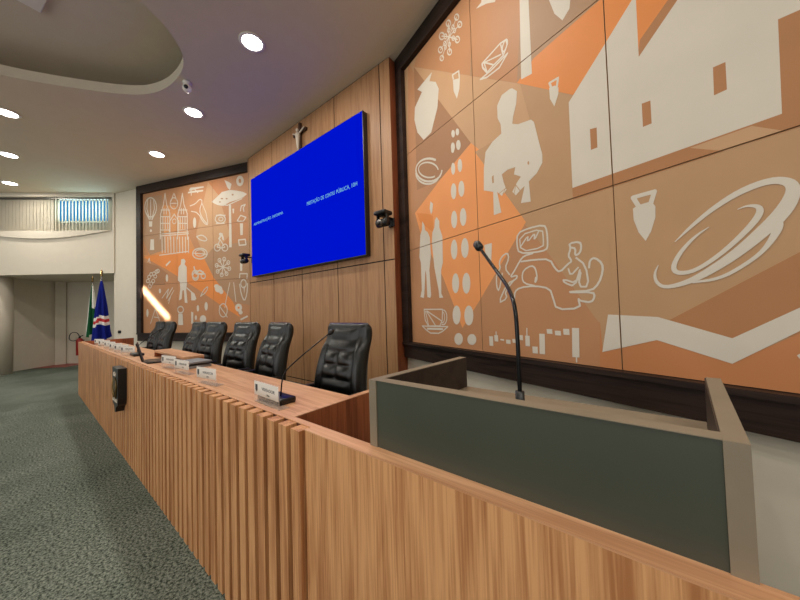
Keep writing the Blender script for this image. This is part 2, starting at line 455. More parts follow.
def mural(name, label, pl, us, zs, group, frame, base):
    t = thing(name, label, 'mural', pl.o, pl.a, group); boards = []
    for i in range(len(us) - 1):
        for j in range(len(zs) - 1):
            boards.append(MB().box(us[i] + .003, us[i + 1] - .003, 0, .03, zs[j] + .003, zs[j + 1] - .003, base).build('board', t))
    MB().box(us[0], us[-1], .028, .038, zs[0], zs[-1], MT['gap']).build('backing', t)
    fr = MB(); a, b, c, d = us[0], us[-1], zs[0], zs[-1]; a0, b0, c0, d0 = frame
    W = MT['wenge']
    fr.box(a0, b0, -.04, .04, c0, c - .035, W); fr.box(a0, b0, -.07, .04, c - .035, c, W)
    fr.box(a0, b0, -.06, .04, d, d0, W); fr.box(a0, a, -.06, .04, c, d, W); fr.box(b, b0, -.06, .04, c, d, W)
    fr.build('frame', t)
    return boards
# ---- right mural
RU = [.03, 1.255, 2.455, 3.66]; RZ = [1.052, 2.285, 3.60, 4.78]
mr = mural('framed_mural', 'large orange and brown painted mural with house, figures and plate right of the screen', PR, RU, RZ, 'framed murals either side of the screen', (-.12, 3.86, .84, HC), MT['p_mid'])
A = Art(PR, RU, RZ)
full = (0, 0, 1)
cA, cB, cC, cD, cE, cF = (400, 0, .25), (600, 0, .25), (400, 150, .25), (600, 150, .25), (400, 270, .25), (600, 300, .25)
cG, cH, cI, cJ, cK = (480, 220, 1 / 6), (460, 80, .2331), (410, 10, .1375), (480, 310, .1375), (400, 260, .13333)
p = lambda k: MT['p_' + k]
# colour fields
A.poly(full, [(408, 62), (408, 345), (476, 352), (600, 369), (600, 322), (546, 250), (440, 120)], p('brown'))
A.poly(full, [(414, 67), (470, 144), (480, 150), (530, 120), (520, 84)], p('tan'))
A.poly(full, [(414, 67), (519, 83), (536, 57), (610, -8), (610, -60), (440, -20)], p('brown'))
A.poly(full, [(475, -20), (470, 76), (517, 83), (600, 0), (610, -30)], p('grey'))
A.poly(full, [(469, -20), (472, 76), (517, 83), (521, 0), (521, -30)], p('brown'))
A.poly(full, [(517, 83), (534, 58), (552, 42), (600, 0), (640, -30), (660, -30), (668, 10), (600, 60), (573, 95)], p('orange'))
A.poly(full, [(637, -20), (637, 60), (690, -20)], p('orange'))
A.poly(full, [(637, 60), (640, 40), (668, 0), (690, -20), (700, -20)], p('dark'))
A.poly(full, [(415, 213), (421, 235), (443, 277), (462.5, 328), (480, 300), (526, 222), (480, 150), (471, 143), (440, 180)], p('bright'))
A.poly(full, [(417, 190), (440, 180), (471, 143), (414, 67)], p('shadow'))
A.poly(full, [(420, 222), (433, 232), (433, 216), (428, 214), (417, 213)], p('orange'))
A.poly(full, [(475, 152), (571, 95), (572, 190), (610, 180), (526, 222)], p('mid'))
A.poly(full, [(572, 180), (782, 112), (800, 106), (800, 127), (725, 151), (573, 200)], p('dark'))
A.poly(full, [(690, 148), (752, 126), (785, 131), (725, 151)], p('tan'))
A.poly(full, [(777, 20), (850, -12), (850, 110), (782, 128), (752, 126), (782, 113)], p('dark'))
A.poly(full, [(546, 250), (597, 320), (610, 340), (616, 340), (606, 195), (530, 218), (526, 222)], p('mid'))
A.poly(full, [(660, 325), (800, 252), (840, 232), (840, 330), (733, 345)], p('dark'))
A.poly(full, [(600, 322), (603, 352), (660, 338), (733, 362), (820, 325), (850, 420), (600, 380)], p('rust'))
A.poly(full, [(476, 352), (600, 372), (600, 322), (560, 322), (520, 345)], p('brown'))
# house
A.poly(full, [(634, -4), (632, 0), (600, 52), (568.8, 102.5), (572.5, 188), (782, 113.8), (778, 19.5), (850, -12), (850, -120), (720, -60), (677.5, 0), (638.8, 57), (636, 0)], p('cream'))
A.poly(cB, [(452, 270), (502, 248), (508, 358), (456, 382)], p('dark')); A.poly(cB, [(167, 415), (202, 402), (207, 494), (172, 508)], p('dark'))
A.poly(cA, [(760, 517), (787, 510), (790, 590), (764, 600)], p('dark'))
# jars
C = p('cream')
A.poly(cA, [(128, 288), (70, 358), (88, 368), (60, 430), (58, 480), (70, 530), (95, 560), (125, 530), (150, 430), (155, 355), (143, 328), (118, 325)], C)
A.poly(cA, [(212, 320), (240, 312), (238, 355), (228, 395), (215, 365)], C); A.line(cA, [(214, 318), (210, 300), (235, 284), (238, 314)], .022, sm=0)
A.poly(cA, [(597, 352), (620, 342), (634, 350), (634, 375), (618, 426), (600, 395)], C); A.line(cA, [(605, 350), (598, 332), (632, 312), (628, 346)], .022, sm=0)
A.poly(cA, [(588, -20), (684, -30), (678, 35), (650, 82), (618, 55)], C)
A.poly(cA, [(305, 35), (325, 10), (330, -25), (392, -30), (380, 8), (345, 15)], C)
A.poly(cA, [(478, -30), (513, -30), (528, 295), (485, 318)], C)
A.poly(cD, [(132, 235), (150, 222), (205, 205), (222, 225), (222, 270), (205, 325), (183, 364), (155, 330), (135, 280)], C)
A.line(cD, [(155, 225), (132, 190), (218, 166), (203, 215)], .032, sm=0)
# snowflake (cross of looped arms)
ct = (285, 195)
for k, (ex, ey, r) in enumerate([(340, 52, 15), (362, 105, 15), (345, 215, 16), (288, 305, 15), (232, 350, 13), (222, 290, 15), (232, 190, 18), (280, 98, 16)]):
    A.line(cI, [ct, (ex, ey)], .016, sm=0); A.ring(cI, ex, ey, r, r * 1.4, .018)
    mx, my = (ct[0] + ex) / 2, (ct[1] + ey) / 2; A.ring(cI, mx, my, r * .6, r, .014)
# tilted cup, upper board
A.line(cI, [(525, 390), (655, 245), (700, 215), (708, 250), (680, 330), (610, 400), (560, 455), (530, 420)], .02, closed=True, sm=0)
A.line(cI, [(525, 390), (660, 325)], .016, sm=0); A.line(cI, [(660, 250), (675, 320)], .016, sm=0); A.line(cI, [(535, 380), (610, 400)], .016, sm=0); A.line(cI, [(540, 385), (560, 450)], .016, sm=0)
A.line(cI, [(512, 505), (590, 440), (710, 315), (650, 420), (560, 490), (512, 505)], .02, sm=0)
A.ring(cI, 690, 260, 14, 45, .018, tilt=.3)
# swirl
A.ring(cC, 116, 80, 52, 46, .03, 0, 300); A.ring(cC, 114, 80, 40, 30, .022, 40, 340, .2); A.ring(cC, 112, 92, 48, 44, .026, 30, 180)
# pairs of dots
for c, o in ((cC, [(213, 75, 8, 24), (240, 62, 9, 26), (215, 165, 11, 32), (246, 155, 12, 32), (217, 278, 12, 35), (253, 268, 13, 36), (217, 398, 13, 40), (260, 392, 15, 40), (223, 533, 14, 40), (266, 533, 16, 42), (211, 2, 6, 10)]),
             (cA, [(213, 535, 7, 15), (230, 528, 7, 14), (212, 588, 8, 18), (234, 580, 9, 20)]),
             (cE, [(227, 180, 16, 38), (276, 182, 18, 40), (235, 276, 17, 24), (288, 278, 18, 22)])):
    for e in o: A.oval(c, *e)
A.poly(cC, [(122, 205), (132, 215), (130, 245), (125, 258), (119, 235)], C)
# two standing figures
A.poly(cC, [(90, 285), (98, 300), (100, 320), (112, 330), (120, 350), (124, 420), (118, 480), (125, 580), (122, 592), (110, 588), (106, 500), (102, 480), (98, 575), (96, 592), (82, 588), (88, 560), (84, 450), (78, 430), (82, 340), (88, 320)], C)
A.poly(cC, [(147, 268), (158, 285), (158, 310), (170, 345), (172, 450), (165, 480), (166, 575), (174, 590), (158, 592), (155, 560), (138, 470), (128, 370), (130, 330), (138, 310), (140, 280)], C)
# big working man
A.poly(cH, [(215, 38), (225, 36), (245, 48), (242, 100), (228, 160), (225, 188), (250, 190), (305, 170), (318, 180), (335, 250), (354, 320), (354, 355), (330, 400), (296, 435), (304, 522), (262, 528), (278, 455), (262, 470), (240, 495), (225, 480), (245, 440), (262, 415), (232, 405), (238, 374), (205, 385), (180, 405), (188, 440), (200, 470), (180, 498), (160, 480), (178, 568), (146, 580), (143, 480), (103, 474), (103, 380), (110, 310), (140, 265), (178, 230), (175, 190), (162, 165), (160, 110), (180, 65)], C)
A.poly(cH, [(137, 415), (145, 408), (146, 440), (139, 444)], p('mid')); A.oval(cH, 294, 356, 4, 8, p('mid'))
for a, b in (((205, 440), (185, 490)), ((212, 452), (165, 490)), ((232, 440), (262, 480)), ((240, 452), (232, 490))): A.line(cH, [a, b], .008, p('mid'), sm=0)
# meeting drawn in one line
g = lambda pts, w=.026, c=False: A.line(cG, pts, w * .68, None, c)
g([(225, 80), (290, 50), (385, 28), (402, 60), (408, 150), (400, 180), (330, 195), (235, 200), (222, 150)], c=True)
g([(238, 92), (375, 50), (382, 120), (380, 165), (245, 190)], .02, True)
g([(245, 160), (290, 90), (285, 135), (330, 75), (325, 125), (352, 70)], .022)
g([(320, 200), (265, 215), (240, 245), (205, 310), (180, 345), (225, 330), (220, 355), (165, 380), (110, 500), (165, 470), (150, 430), (205, 360)])
g([(180, 330), (150, 290), (175, 230), (165, 195), (130, 220), (115, 260), (125, 290), (100, 320), (100, 400), (115, 430), (135, 320)])
g([(245, 250), (330, 238), (420, 235), (450, 290), (480, 315), (530, 262), (550, 250), (545, 235), (530, 215), (545, 170), (535, 140), (600, 130), (610, 160), (600, 200), (570, 215), (575, 170), (545, 165)])
g([(575, 225), (635, 270), (655, 400), (590, 400), (610, 290), (580, 380), (500, 355), (505, 375), (570, 400), (600, 300)], .024)
g([(530, 290), (545, 335), (590, 285)], .022)
g([(655, 290), (660, 240), (690, 225), (735, 260), (738, 310), (715, 380), (670, 425), (540, 430), (545, 435), (680, 432), (690, 460), (670, 495), (600, 485), (590, 470), (605, 530), (460, 537), (440, 470), (420, 410), (330, 395), (240, 405), (210, 430), (208, 470)])
g([(330, 395), (265, 380), (252, 345), (262, 300), (310, 272), (335, 290), (345, 350), (330, 380), (335, 345)], .024)
# cup and saucer, lower board
k_ = lambda pts, w=.018, c=False: A.line(cK, pts, w, None, c, 0)
k_([(182, 370), (320, 370), (318, 450), (300, 495), (215, 495), (190, 450)], c=True); k_([(200, 380), (310, 455)]); k_([(200, 385), (270, 495)]); k_([(192, 380), (215, 490)])
A.ring(cK, 325, 430, 28, 55, .018, -90, 110); A.ring(cK, 320, 430, 16, 40, .014, -90, 110)
k_([(168, 495), (360, 500), (320, 535), (290, 550), (230, 548), (200, 525)], c=True); k_([(205, 515), (320, 518)], .03)
# bar chart figures
for r in [(68, 190, 95, 262), (105, 182, 132, 230), (148, 210, 175, 224), (190, 215, 222, 247), (236, 210, 258, 240), (285, 182, 312, 220), (330, 186, 362, 264), (382, 265, 420, 317), (432, 172, 472, 322), (486, 138, 526, 174), (545, 150, 588, 186), (606, 136, 650, 182), (670, 130, 722, 345)]:
    A.poly(cJ, [(r[0], r[1]), (r[2], r[1] + 2), (r[2] + 3, r[3]), (r[0] + 3, r[3] - 3)], C)
for x, a, b in ((118, 155, 185), (342, 130, 190), (703, 340, 378)): A.line(cJ, [(x, a), (x + 1, b)], .012, sm=0)
A.poly(cC, [(338, 380), (368, 372), (366, 450), (345, 440)], C)
# plate drawn with broad crescents
A.crescent(cD, [(300, 368), (360, 310), (450, 235), (560, 165), (680, 120), (760, 125), (778, 165), (740, 240), (660, 320), (540, 420), (430, 490), (350, 530), (260, 552), (225, 530), (218, 495), (234, 460)],
           [.01, .05, .07, .09, .09, .10, .13, .17, .16, .13, .11, .08, .06, .05, .04, .01])
A.crescent(cD, [(550, 238), (590, 222), (640, 225), (640, 260), (580, 330), (480, 420), (380, 485), (310, 495), (290, 470), (320, 410), (380, 345), (437, 308)],
           [.01, .03, .06, .08, .07, .06, .06, .07, .07, .06, .04, .01])
A.crescent(cD, [(712, 285), (715, 315), (660, 400), (580, 460), (480, 515), (370, 530)], [.09, .09, .05, .05, .05, .03])
# broad zigzag
A.poly(cF, [(33, 58), (232, 68), (530, 153), (900, -15), (900, 75), (530, 255), (228, 160), (10, 208)], C)
A.poly(cF, [(788, 222), (830, 195), (860, 260), (800, 235)], C)
A.finish(mr)

# ---- left mural
LU = [-3.62, -2.375, -1.165, .045]; LZ = [1.07, 2.325, 3.65, 4.79]
ml = mural('framed_mural', 'smaller looking far mural of church, tree and cyclist drawings left of the screen', PL, LU, LZ, 'framed murals either side of the screen', (-3.79, .2, .86, HC), MT['p_brown'])
A = Art(PL, LU, LZ)
c1, c2, c3, c4 = (138, 170, .13333), (190, 170, .13333), (138, 245, .13333), (190, 245, .13333)
A.poly(full, [(143, 195), (160, 192), (190, 186), (200, 230), (143, 240)], p('brown'))
A.poly(full, [(143, 255), (147, 258), (162, 205), (175, 206), (195, 249), (193, 254)], p('ochre'))
A.poly(full, [(143, 240), (150, 255), (165, 250), (162, 195), (146, 197)], p('grey'))
A.poly(full, [(208, 182), (196, 235), (206, 262), (230, 235), (219, 196)], p('tan'))
A.poly(full, [(208, 182), (219, 196), (228, 190), (226, 177)], p('rust'))
A.poly(full, [(143, 257), (193, 249), (203, 256), (214, 278), (233, 302), (240, 317), (222, 306), (196, 288), (166, 269)], p('orange'))
A.poly(full, [(143, 262), (158, 266), (168, 274), (165, 285), (143, 285)], p('shadow'))
A.poly(full, [(204, 258), (213, 248), (250, 240), (250, 305), (234, 302), (214, 278)], p('grey'))
C = p('cream')
l1 = lambda c, pts, w=.03, cl=False, s=0: A.line(c, pts, w, None, cl, s)
# hot air balloon
A.ring(c1, 95, 280, 44, 72, .04)
for x in (-22, 0, 22): l1(c1, [(95 + x, 220), (95 + x * 1.3, 290), (95 + x * .4, 370)], .035)
l1(c1, [(60, 320), (85, 372)], .035); l1(c1, [(132, 320), (106, 372)], .035); A.poly(c1, [(82, 385), (108, 385), (106, 425), (84, 425)], C); A.oval(c1, 97, 455, 8, 10)
# gothic church with two towers
for tx in (205, 335):
    l1(c1, [(tx - 38, 520), (tx - 35, 330), (tx - 14, 260), (tx - 2, 175), (tx + 10, 260), (tx + 34, 325), (tx + 36, 520)], .035)
    for yy in (300, 350, 400, 450): l1(c1, [(tx - 34, yy), (tx + 34, yy)], .028)
    for dx in (-18, 0, 18): l1(c1, [(tx + dx, 350), (tx + dx, 395)], .028); l1(c1, [(tx + dx, 405), (tx + dx, 440)], .028)
    for dx in (-10, 8): l1(c1, [(tx + dx, 285), (tx + dx, 330)], .03)
l1(c1, [(235, 470), (238, 385), (272, 330), (306, 385), (306, 470)], .035); A.ring(c1, 272, 385, 14, 18, .025)
l1(c1, [(165, 480), (380, 465)], .03); l1(c1, [(165, 495), (380, 478)], .03)
for x in range(180, 390, 22): l1(c1, [(x, 500), (x + 2, 620)], .035)
l1(c1, [(160, 640), (380, 610)], .03); A.ring(c1, 270, 250, 28, 42, .03); l1(c1, [(245, 240), (270, 175), (295, 235)], .03); l1(c1, [(245, 250), (295, 250)], .025)
A.poly(c1, [(95, 520), (120, 520), (122, 600), (90, 600)], C)
# biplane, ropes and leaf shapes
l1(c1, [(385, 150), (470, 130)], .05); l1(c1, [(375, 170), (460, 158)], .05); l1(c1, [(400, 130), (400, 190)], .03); l1(c2, [(0, 140), (100, 128)], .05); l1(c2, [(0, 165), (95, 155)], .05); l1(c2, [(20, 130), (60, 170)], .03)
l1(c2, [(0, 270), (40, 255), (75, 215), (95, 235), (70, 300), (90, 360), (140, 415), (105, 400), (60, 320), (10, 310)], .03, False, 1); l1(c2, [(90, 250), (120, 320), (135, 400)], .025)
A.oval(c2, 35, 395, 12, 40)
# araucaria tree
A.poly(c2, [(292, 260), (308, 260), (314, 580), (294, 580)], C)
A.poly(c2, [(162, 240), (200, 205), (240, 165), (300, 150), (350, 155), (400, 165), (428, 180), (400, 205), (350, 225), (300, 240), (250, 270), (205, 262)], C)
A.poly(c2, [(258, 75), (290, 90), (312, 105), (300, 150), (280, 130)], C); l1(c2, [(200, 255), (280, 265), (390, 215)], .03)
for o in ((240, 215, 10, 6), (275, 215, 8, 6), (320, 185, 8, 7), (225, 240, 8, 5)): A.oval(c2, *o, p('grey'))
A.ring(c2, 375, 82, 19, 28, .09)
A.ring(c2, 228, 368, 38, 32, .035); A.ring(c2, 232, 368, 16, 14, .03); l1(c2, [(195, 340), (265, 340)], .03); l1(c2, [(195, 400), (258, 400)], .03)
l1(c2, [(378, 310), (385, 270), (415, 258), (400, 285), (405, 310)], .035); l1(c2, [(355, 380), (380, 340), (420, 355), (400, 385), (365, 385), (355, 380)], .035); A.poly(c2, [(375, 400), (398, 400), (396, 488), (378, 488)], C)
l1(c2, [(365, 525), (415, 520), (420, 560), (370, 565), (365, 525)], .04); A.poly(c2, [(318, 290), (332, 290), (330, 325), (322, 325)], C)
l1(c2, [(50, 500), (90, 485), (130, 515), (120, 535), (75, 525), (50, 500)], .035, False, 1)
# cyclist
for cx in (205, 262): A.ring(c2, cx, 582, 22, 26, .035)
l1(c2, [(205, 580), (225, 520), (262, 580), (235, 585), (205, 580)], .03); l1(c2, [(215, 520), (240, 480), (250, 520)], .06); A.oval(c2, 228, 482, 10, 12)
# lower half: bowls, snowflake, tractor, farmer, leaves
A.ring(c4, 75, 65, 55, 40, .04); A.ring(c4, 75, 60, 36, 24, .03); l1(c4, [(20, 60), (130, 70)], .03)
for k in range(8):
    a = k * PI / 4 + .2; l1(c4, [(248, 165), (248 + 48 * math.cos(a), 165 + 60 * math.sin(a))], .03); A.ring(c4, 248 + 48 * math.cos(a), 165 + 60 * math.sin(a), 11, 14, .03)
A.ring(c4, 42, 235, 22, 28, .045); A.ring(c4, 100, 232, 16, 20, .04); l1(c4, [(30, 160), (40, 205), (75, 190), (100, 205)], .05); l1(c4, [(42, 215), (100, 218)], .05)
l1(c4, [(80, 385), (100, 340), (138, 305), (125, 350), (80, 385)], .03, False, 1)
for q in ((215, 330, 28, 26), (200, 310, 18, 16), (235, 350, 16, 18)): A.oval(c4, *q)
A.oval(c4, 365, 470, 26, 30); A.oval(c4, 380, 505, 15, 16); A.oval(c4, 365, 470, 8, 9, p('orange'))
l1(c4, [(300, 280), (270, 420), (262, 470)], .025); l1(c4, [(328, 280), (345, 425)], .025)
A.ring(c4, 250, 490, 30, 50, .03); l1(c4, [(220, 455), (280, 540)], .03)
A.ring(c4, 402, 290, 20, 30, .035); l1(c4, [(372, 290), (385, 370), (408, 425), (428, 370), (432, 290)], .035, False, 1); l1(c4, [(372, 250), (375, 215), (430, 215), (428, 250)], .035); A.poly(c4, [(375, 130), (395, 130), (392, 195), (377, 195)], C); A.poly(c4, [(402, 310), (412, 310), (408, 370)], C)
A.poly(c4, [(8, 360), (25, 355), (45, 400), (40, 415), (10, 415)], C); A.oval(c4, 122, 460, 12, 32); A.oval(c4, 60, 475, 9, 24)
A.poly(c4, [(10, 500), (25, 505), (25, 590), (10, 590)], C); A.oval(c4, 45, 545, 8, 18); A.oval(c4, 98, 555, 24, 28); l1(c4, [(380, 560), (430, 535)], .05)
# farmer with hoe
A.poly(c3, [(325, 108), (345, 103), (358, 120), (350, 145), (366, 165), (368, 290), (362, 330), (372, 435), (352, 432), (345, 340), (335, 340), (328, 405), (308, 415), (318, 330), (315, 280), (300, 265), (305, 165), (322, 145)], C)
l1(c3, [(365, 320), (415, 365)], .04); A.poly(c3, [(405, 355), (425, 365), (440, 405), (410, 418)], C)
for q in ((100, 220), (85, 240), (120, 215), (140, 200), (75, 270), (100, 290), (130, 235), (90, 310), (115, 270), (150, 195)): A.ring(c3, q[0], q[1], 11, 13, .03)
A.oval(c3, 218, 248, 9, 28); l1(c3, [(210, 155), (240, 125)], .06); l1(c3, [(75, 130), (85, 100), (92, 135)], .03); A.oval(c3, 165, 345, 8, 18)
l1(c3, [(180, 400), (230, 330), (215, 400), (260, 320)], .03); l1(c3, [(230, 440), (245, 390), (225, 420), (270, 340)], .025)
l1(c3, [(95, 590), (130, 480), (150, 530), (170, 590)], .03); l1(c3, [(120, 540), (160, 545)], .03); A.oval(c3, 72, 510, 8, 30)
A.poly(c3, [(305, 515), (335, 515), (340, 600), (302, 600)], C); A.ring(c3, 320, 485, 22, 24, .04)
A.poly(c3, [(400, 500), (412, 505), (412, 560), (400, 560)], C); A.ring(c3, 430, 220, 22, 30, .045)
A.finish(ml)

# ------------------------------------------------------------------ screen, crucifix, cameras
t = thing('wall_screen', 'huge flat display glowing plain blue on the wood panelled wall', 'screen', (-4.735, 3.03, 2.295))
MB().bbox(-1.72, 1.72, .004, .098, -.02, 2.10, MT['blackplastic'], .006, 1).build('housing', t)
MB().box(-1.708, 1.708, 0, .006, .0, 2.085, MT['screen']).build('display', t)
def words(txt, px0, py0, px1, py1, size):
    a, b = at_y(px0, py0, 3.03), at_y(px1, py1, 3.03); z = (a.z + b.z) / 2 - 2.295; x0 = a.x + 4.735; w = b.x - a.x
    ws = txt.split(' '); tot = len(txt); k = 0
    for q_ in ws:
        xa = x0 + w * k / tot; xb = x0 + w * (k + len(q_)) / tot; k += len(q_) + 1
        text_mesh('caption', q_, size, MT['caption'], t, ((xa + xb) / 2, -.002, z), (PI / 2, 0, 0), width=xb - xa)
words('ADMINISTRAÇÃO INFORMA', 254, 224.5, 283, 213, .075)
words('PRESTAÇÃO DE CONTAS PÚBLICA, 10H', 307, 203.5, 357, 184.5, .085)

t = thing('crucifix', 'dark wooden crucifix with pale figure standing out above the blue screen', 'crucifix', (-4.69, 3.10, 4.33))
mb = MB(); mb.bbox(-.028, .028, -.012, .028, 0, .60, MT['darkcross'], .004, 1); mb.bbox(-.20, .20, -.012, .028, .40, .455, MT['darkcross'], .004, 1); mb.build('cross', t)
mb = MB()
mb.tube([(0, -.035, .06), (-.005, -.04, .14), (.012, -.055, .21), (0, -.045, .27), (0, -.045, .33), (0, -.04, .385), (0, -.045, .40)], [.016, .022, .03, .034, .042, .045, .02], MT['ivory'], 10)
mb.ball((.012, -.06, .435), (.026, .028, .035), MT['ivory'])
for sx in (-1, 1): mb.tube([(sx * .03, -.04, .375), (sx * .09, -.035, .405), (sx * .175, -.03, .45)], [.018, .014, .01], MT['ivory'], 8)
mb.build('figure', t, None, None)

def ptz(label, x, z, turn):
    t = thing('wall_camera', label, 'camera', (x, WY, z), turn, 'cameras on the wood wall')
    mb = MB(); mb.bbox(-.05, .05, -.02, 0, -.09, .03, MT['blackmetal'], .005, 1); mb.bbox(-.03, .03, -.22, -.01, .01, .03, MT['blackmetal'], .005, 1); mb.build('bracket', t)
    mb = MB(); mb.bbox(-.10, .10, -.27, -.10, .03, .085, MT['blackplastic'], .02); mb.build('base', t)
    mb = MB(); mb.tube([(-.085, -.19, -.07), (.085, -.19, -.07)], .055, MT['blackplastic'], 18); mb.bbox(-.09, -.075, -.22, -.16, -.08, .05, MT['blackplastic'], .006, 1); mb.bbox(.075, .09, -.22, -.16, -.08, .05, MT['blackplastic'], .006, 1); mb.build('head', t)
    mb = MB(); mb.tube([(0, -.235, -.075), (0, -.268, -.08)], [.045, .038], MT['steel'], 18); mb.tube([(0, -.268, -.08), (0, -.270, -.08)], .03, MT['blackplastic'], 18); mb.build('lens', t)
    return t
ptz('black swivel camera on the wood wall just right of the blue screen', -2.60, 2.71, R(0))
ptz('black swivel camera on the wood wall at the left edge of the blue screen', -6.60, 2.70, R(0))

# ------------------------------------------------------------------ ceiling fittings
lp = [(-3.765, 1.814), (-5.875, 1.80), (-8.0, 1.765), (-8.18, -.205), (-10.26, -.23), (-12.38, -.255)]
names = ['nearest round downlight, largest of the row along the screen wall', 'middle round downlight of the row along the screen wall', 'round downlight farthest along the screen wall, above the small mural',
         'round downlight beside the rim of the ceiling recess at the left edge', 'second round downlight from the window wall in the left row', 'round downlight closest to the window wall with its blind']
hid = [(-1.65, 1.81), (-1.2, -.3), (2.0, -.9), (.9, -2.4), (-1.2, -3.6), (-9.6, -3.4), (-12, -3.4), (3.4, 0), (3.4, -3.4), (-7.5, -6.9), (-4, -7), (0, -7)]
proto = None
for i, (x, y) in enumerate(lp + hid):
    lab = names[i] if i < len(names) else 'round recessed downlight in the ceiling beyond the edge of the picture'
    if proto is None:
        proto = t = thing('ceiling_downlight', lab, 'ceiling light', (x, y, HC), 0, 'round ceiling downlights')
        mb = MB(); mb.lathe([(.118, 0), (.150, 0), (.155, -.006), (.150, -.012), (.122, -.014), (.118, -.008)], MT['white'], (0, 0, 0), 36); mb.build('trim_ring', t)
        mb = MB(); mb.lathe([(.02, -.009), (.119, -.009), (.119, -.011), (.02, -.011)], MT['lamp'], (0, 0, 0), 36); mb.build('diffuser', t)
    else: t = dup(proto, None, (x, y, HC), None, lab)
    l = bpy.data.lights.new('downlight', 'AREA'); l.shape = 'DISK'; l.size = .24; l.energy = 37; l.color = (1, .93, .83)
    lo = bpy.data.objects.new('downlight', l); COL.objects.link(lo); lo.location = (x, y, HC - .02)
t = thing('security_camera', 'small white dome security camera under the ceiling beside the recess rim', 'security camera', (-5.17, 1.503, HC), R(30))
mb = MB(); mb.lathe([(.055, 0), (.06, -.02), (.03, -.035), (.02, -.05)], MT['white']); mb.build('mount', t)
mb = MB(); mb.ball((0, 0, -.095), .06, MT['white'], 20); mb.build('housing', t)
mb = MB(); mb.tube([(.02, -.035, -.10), (.035, -.06, -.115)], [.03, .026], MT['blackplastic'], 14); mb.build('lens', t)
_c = at_z(41, 12, zt) - at_z(59, 43, zt); SPK = (-6.0 + _c.x, .05 + _c.y, zt)
t = thing('ceiling_speaker', 'square white ceiling speaker panel with round grille in the ceiling recess', 'ceiling speaker', SPK, R(8))
MB().bbox(-.3, .3, -.28, .28, -.03, 0, MT['white'], .008, 1).build('panel', t)
mb = MB(); mb.lathe([(.17, -.03), (.2, -.034), (.2, -.03)], MT['white'], n=30); mb.lathe([(.02, -.034), (.17, -.034), (.17, -.03)], MT['steel'], n=30); mb.build('grille', t)

# ------------------------------------------------------------------ long desk
ZD, ZS = 1.036, .95
X0, XE, XR = -8.85, -1.045, .62
t = thing('council_desk', 'long light oak council desk with a slatted front', 'desk', (0, 0, 0))
d = t
MB().box(XE, XR, .686, .725, 0, ZD, MT['oak_z']).build('plain_front_panel', d)
MB().box(X0, XE, .716, .745, 0, ZD, MT['slatgap']).build('slat_backing', d)
mb = MB(); x = XE - .010
while x > X0 + .05:
    mb.box(x - .060, x, .667, .716, 0, ZD - .001, MT['oak_z']); x -= .0945
mb.build('slats', d)
MB().box(X0, XE, .7161, .7449, ZD, ZD + .004, MT['oak_x']).box(XE, XR, .686, .7449, ZD, ZD + .004, MT['oak_x']).build('ledge', d)
MB().box(X0, -1.245, .745, 1.315, ZS - .035, ZS, MT['oak_x']).build('desktop', d)
mb = MB(); mb.box(-1.245, -1.21, .745, 1.33, 0, ZD, MT['endwood']); mb.box(-1.246, -1.209, .745, 1.331, ZD, ZD + .004, MT['oak_x']); mb.build('end_panel', d)
mb = MB(); mb.box(X0 - .04, X0, .70, 1.52, 0, ZD, MT['endwood']); mb.build('end_panel', d)
mb = MB(); mb.bbox(-5.25, -4.0, 1.115, 1.312, ZD - .03, ZD, MT['oak_x'], .003, 1); mb.box(-4.03, -4.001, 1.116, 1.311, ZS, ZD - .03, MT['endwood']); mb.box(-5.249, -5.22, 1.116, 1.311, ZS, ZD - .03, MT['endwood']); mb.build('raised_shelf', d)
for x in (-6.25, -4.30, -2.50): MB().box(x, x + .03, .746, 1.2, .2, ZS - .035, MT['endwood']).build('support', d)

# shield plaque
t = thing('shield_plaque', 'black carved coat of arms shield hung on the slatted desk front', 'plaque', (-4.36, .667, .51))
outl = [(-.03, 0), (.03, 0), (.06, .05), (.17, .09), (.19, .15), (.19, .46), (-.19, .46), (-.19, .15), (-.17, .09), (-.06, .05)]
MB().xzprism([(x * .80, z) for x, z in outl], -.07, 0, MT['blackplastic']).build('board', t)
mb = MB()
mb.xzprism([(-.055, .36), (.055, .36), (.055, .25), (0, .19), (-.055, .25)], -.078, -.068, MT['gold'])
mb.xzprism([(-.055, .375), (.055, .375), (.055, .41), (.03, .395), (.0, .42), (-.03, .395), (-.055, .41)], -.078, -.068, MT['ivory'])
for sx in (-1, 1): mb.tube([(sx * .03, -.074, .13), (sx * .08, -.074, .18), (sx * .095, -.074, .27), (sx * .08, -.074, .34)], [.004, .010, .010, .005], MT['gold'], 8)
mb.xzprism([(-.11, .11), (.11, .11), (.09, .145), (-.09, .145)], -.076, -.068, MT['ivory']); mb.build('crest', t)

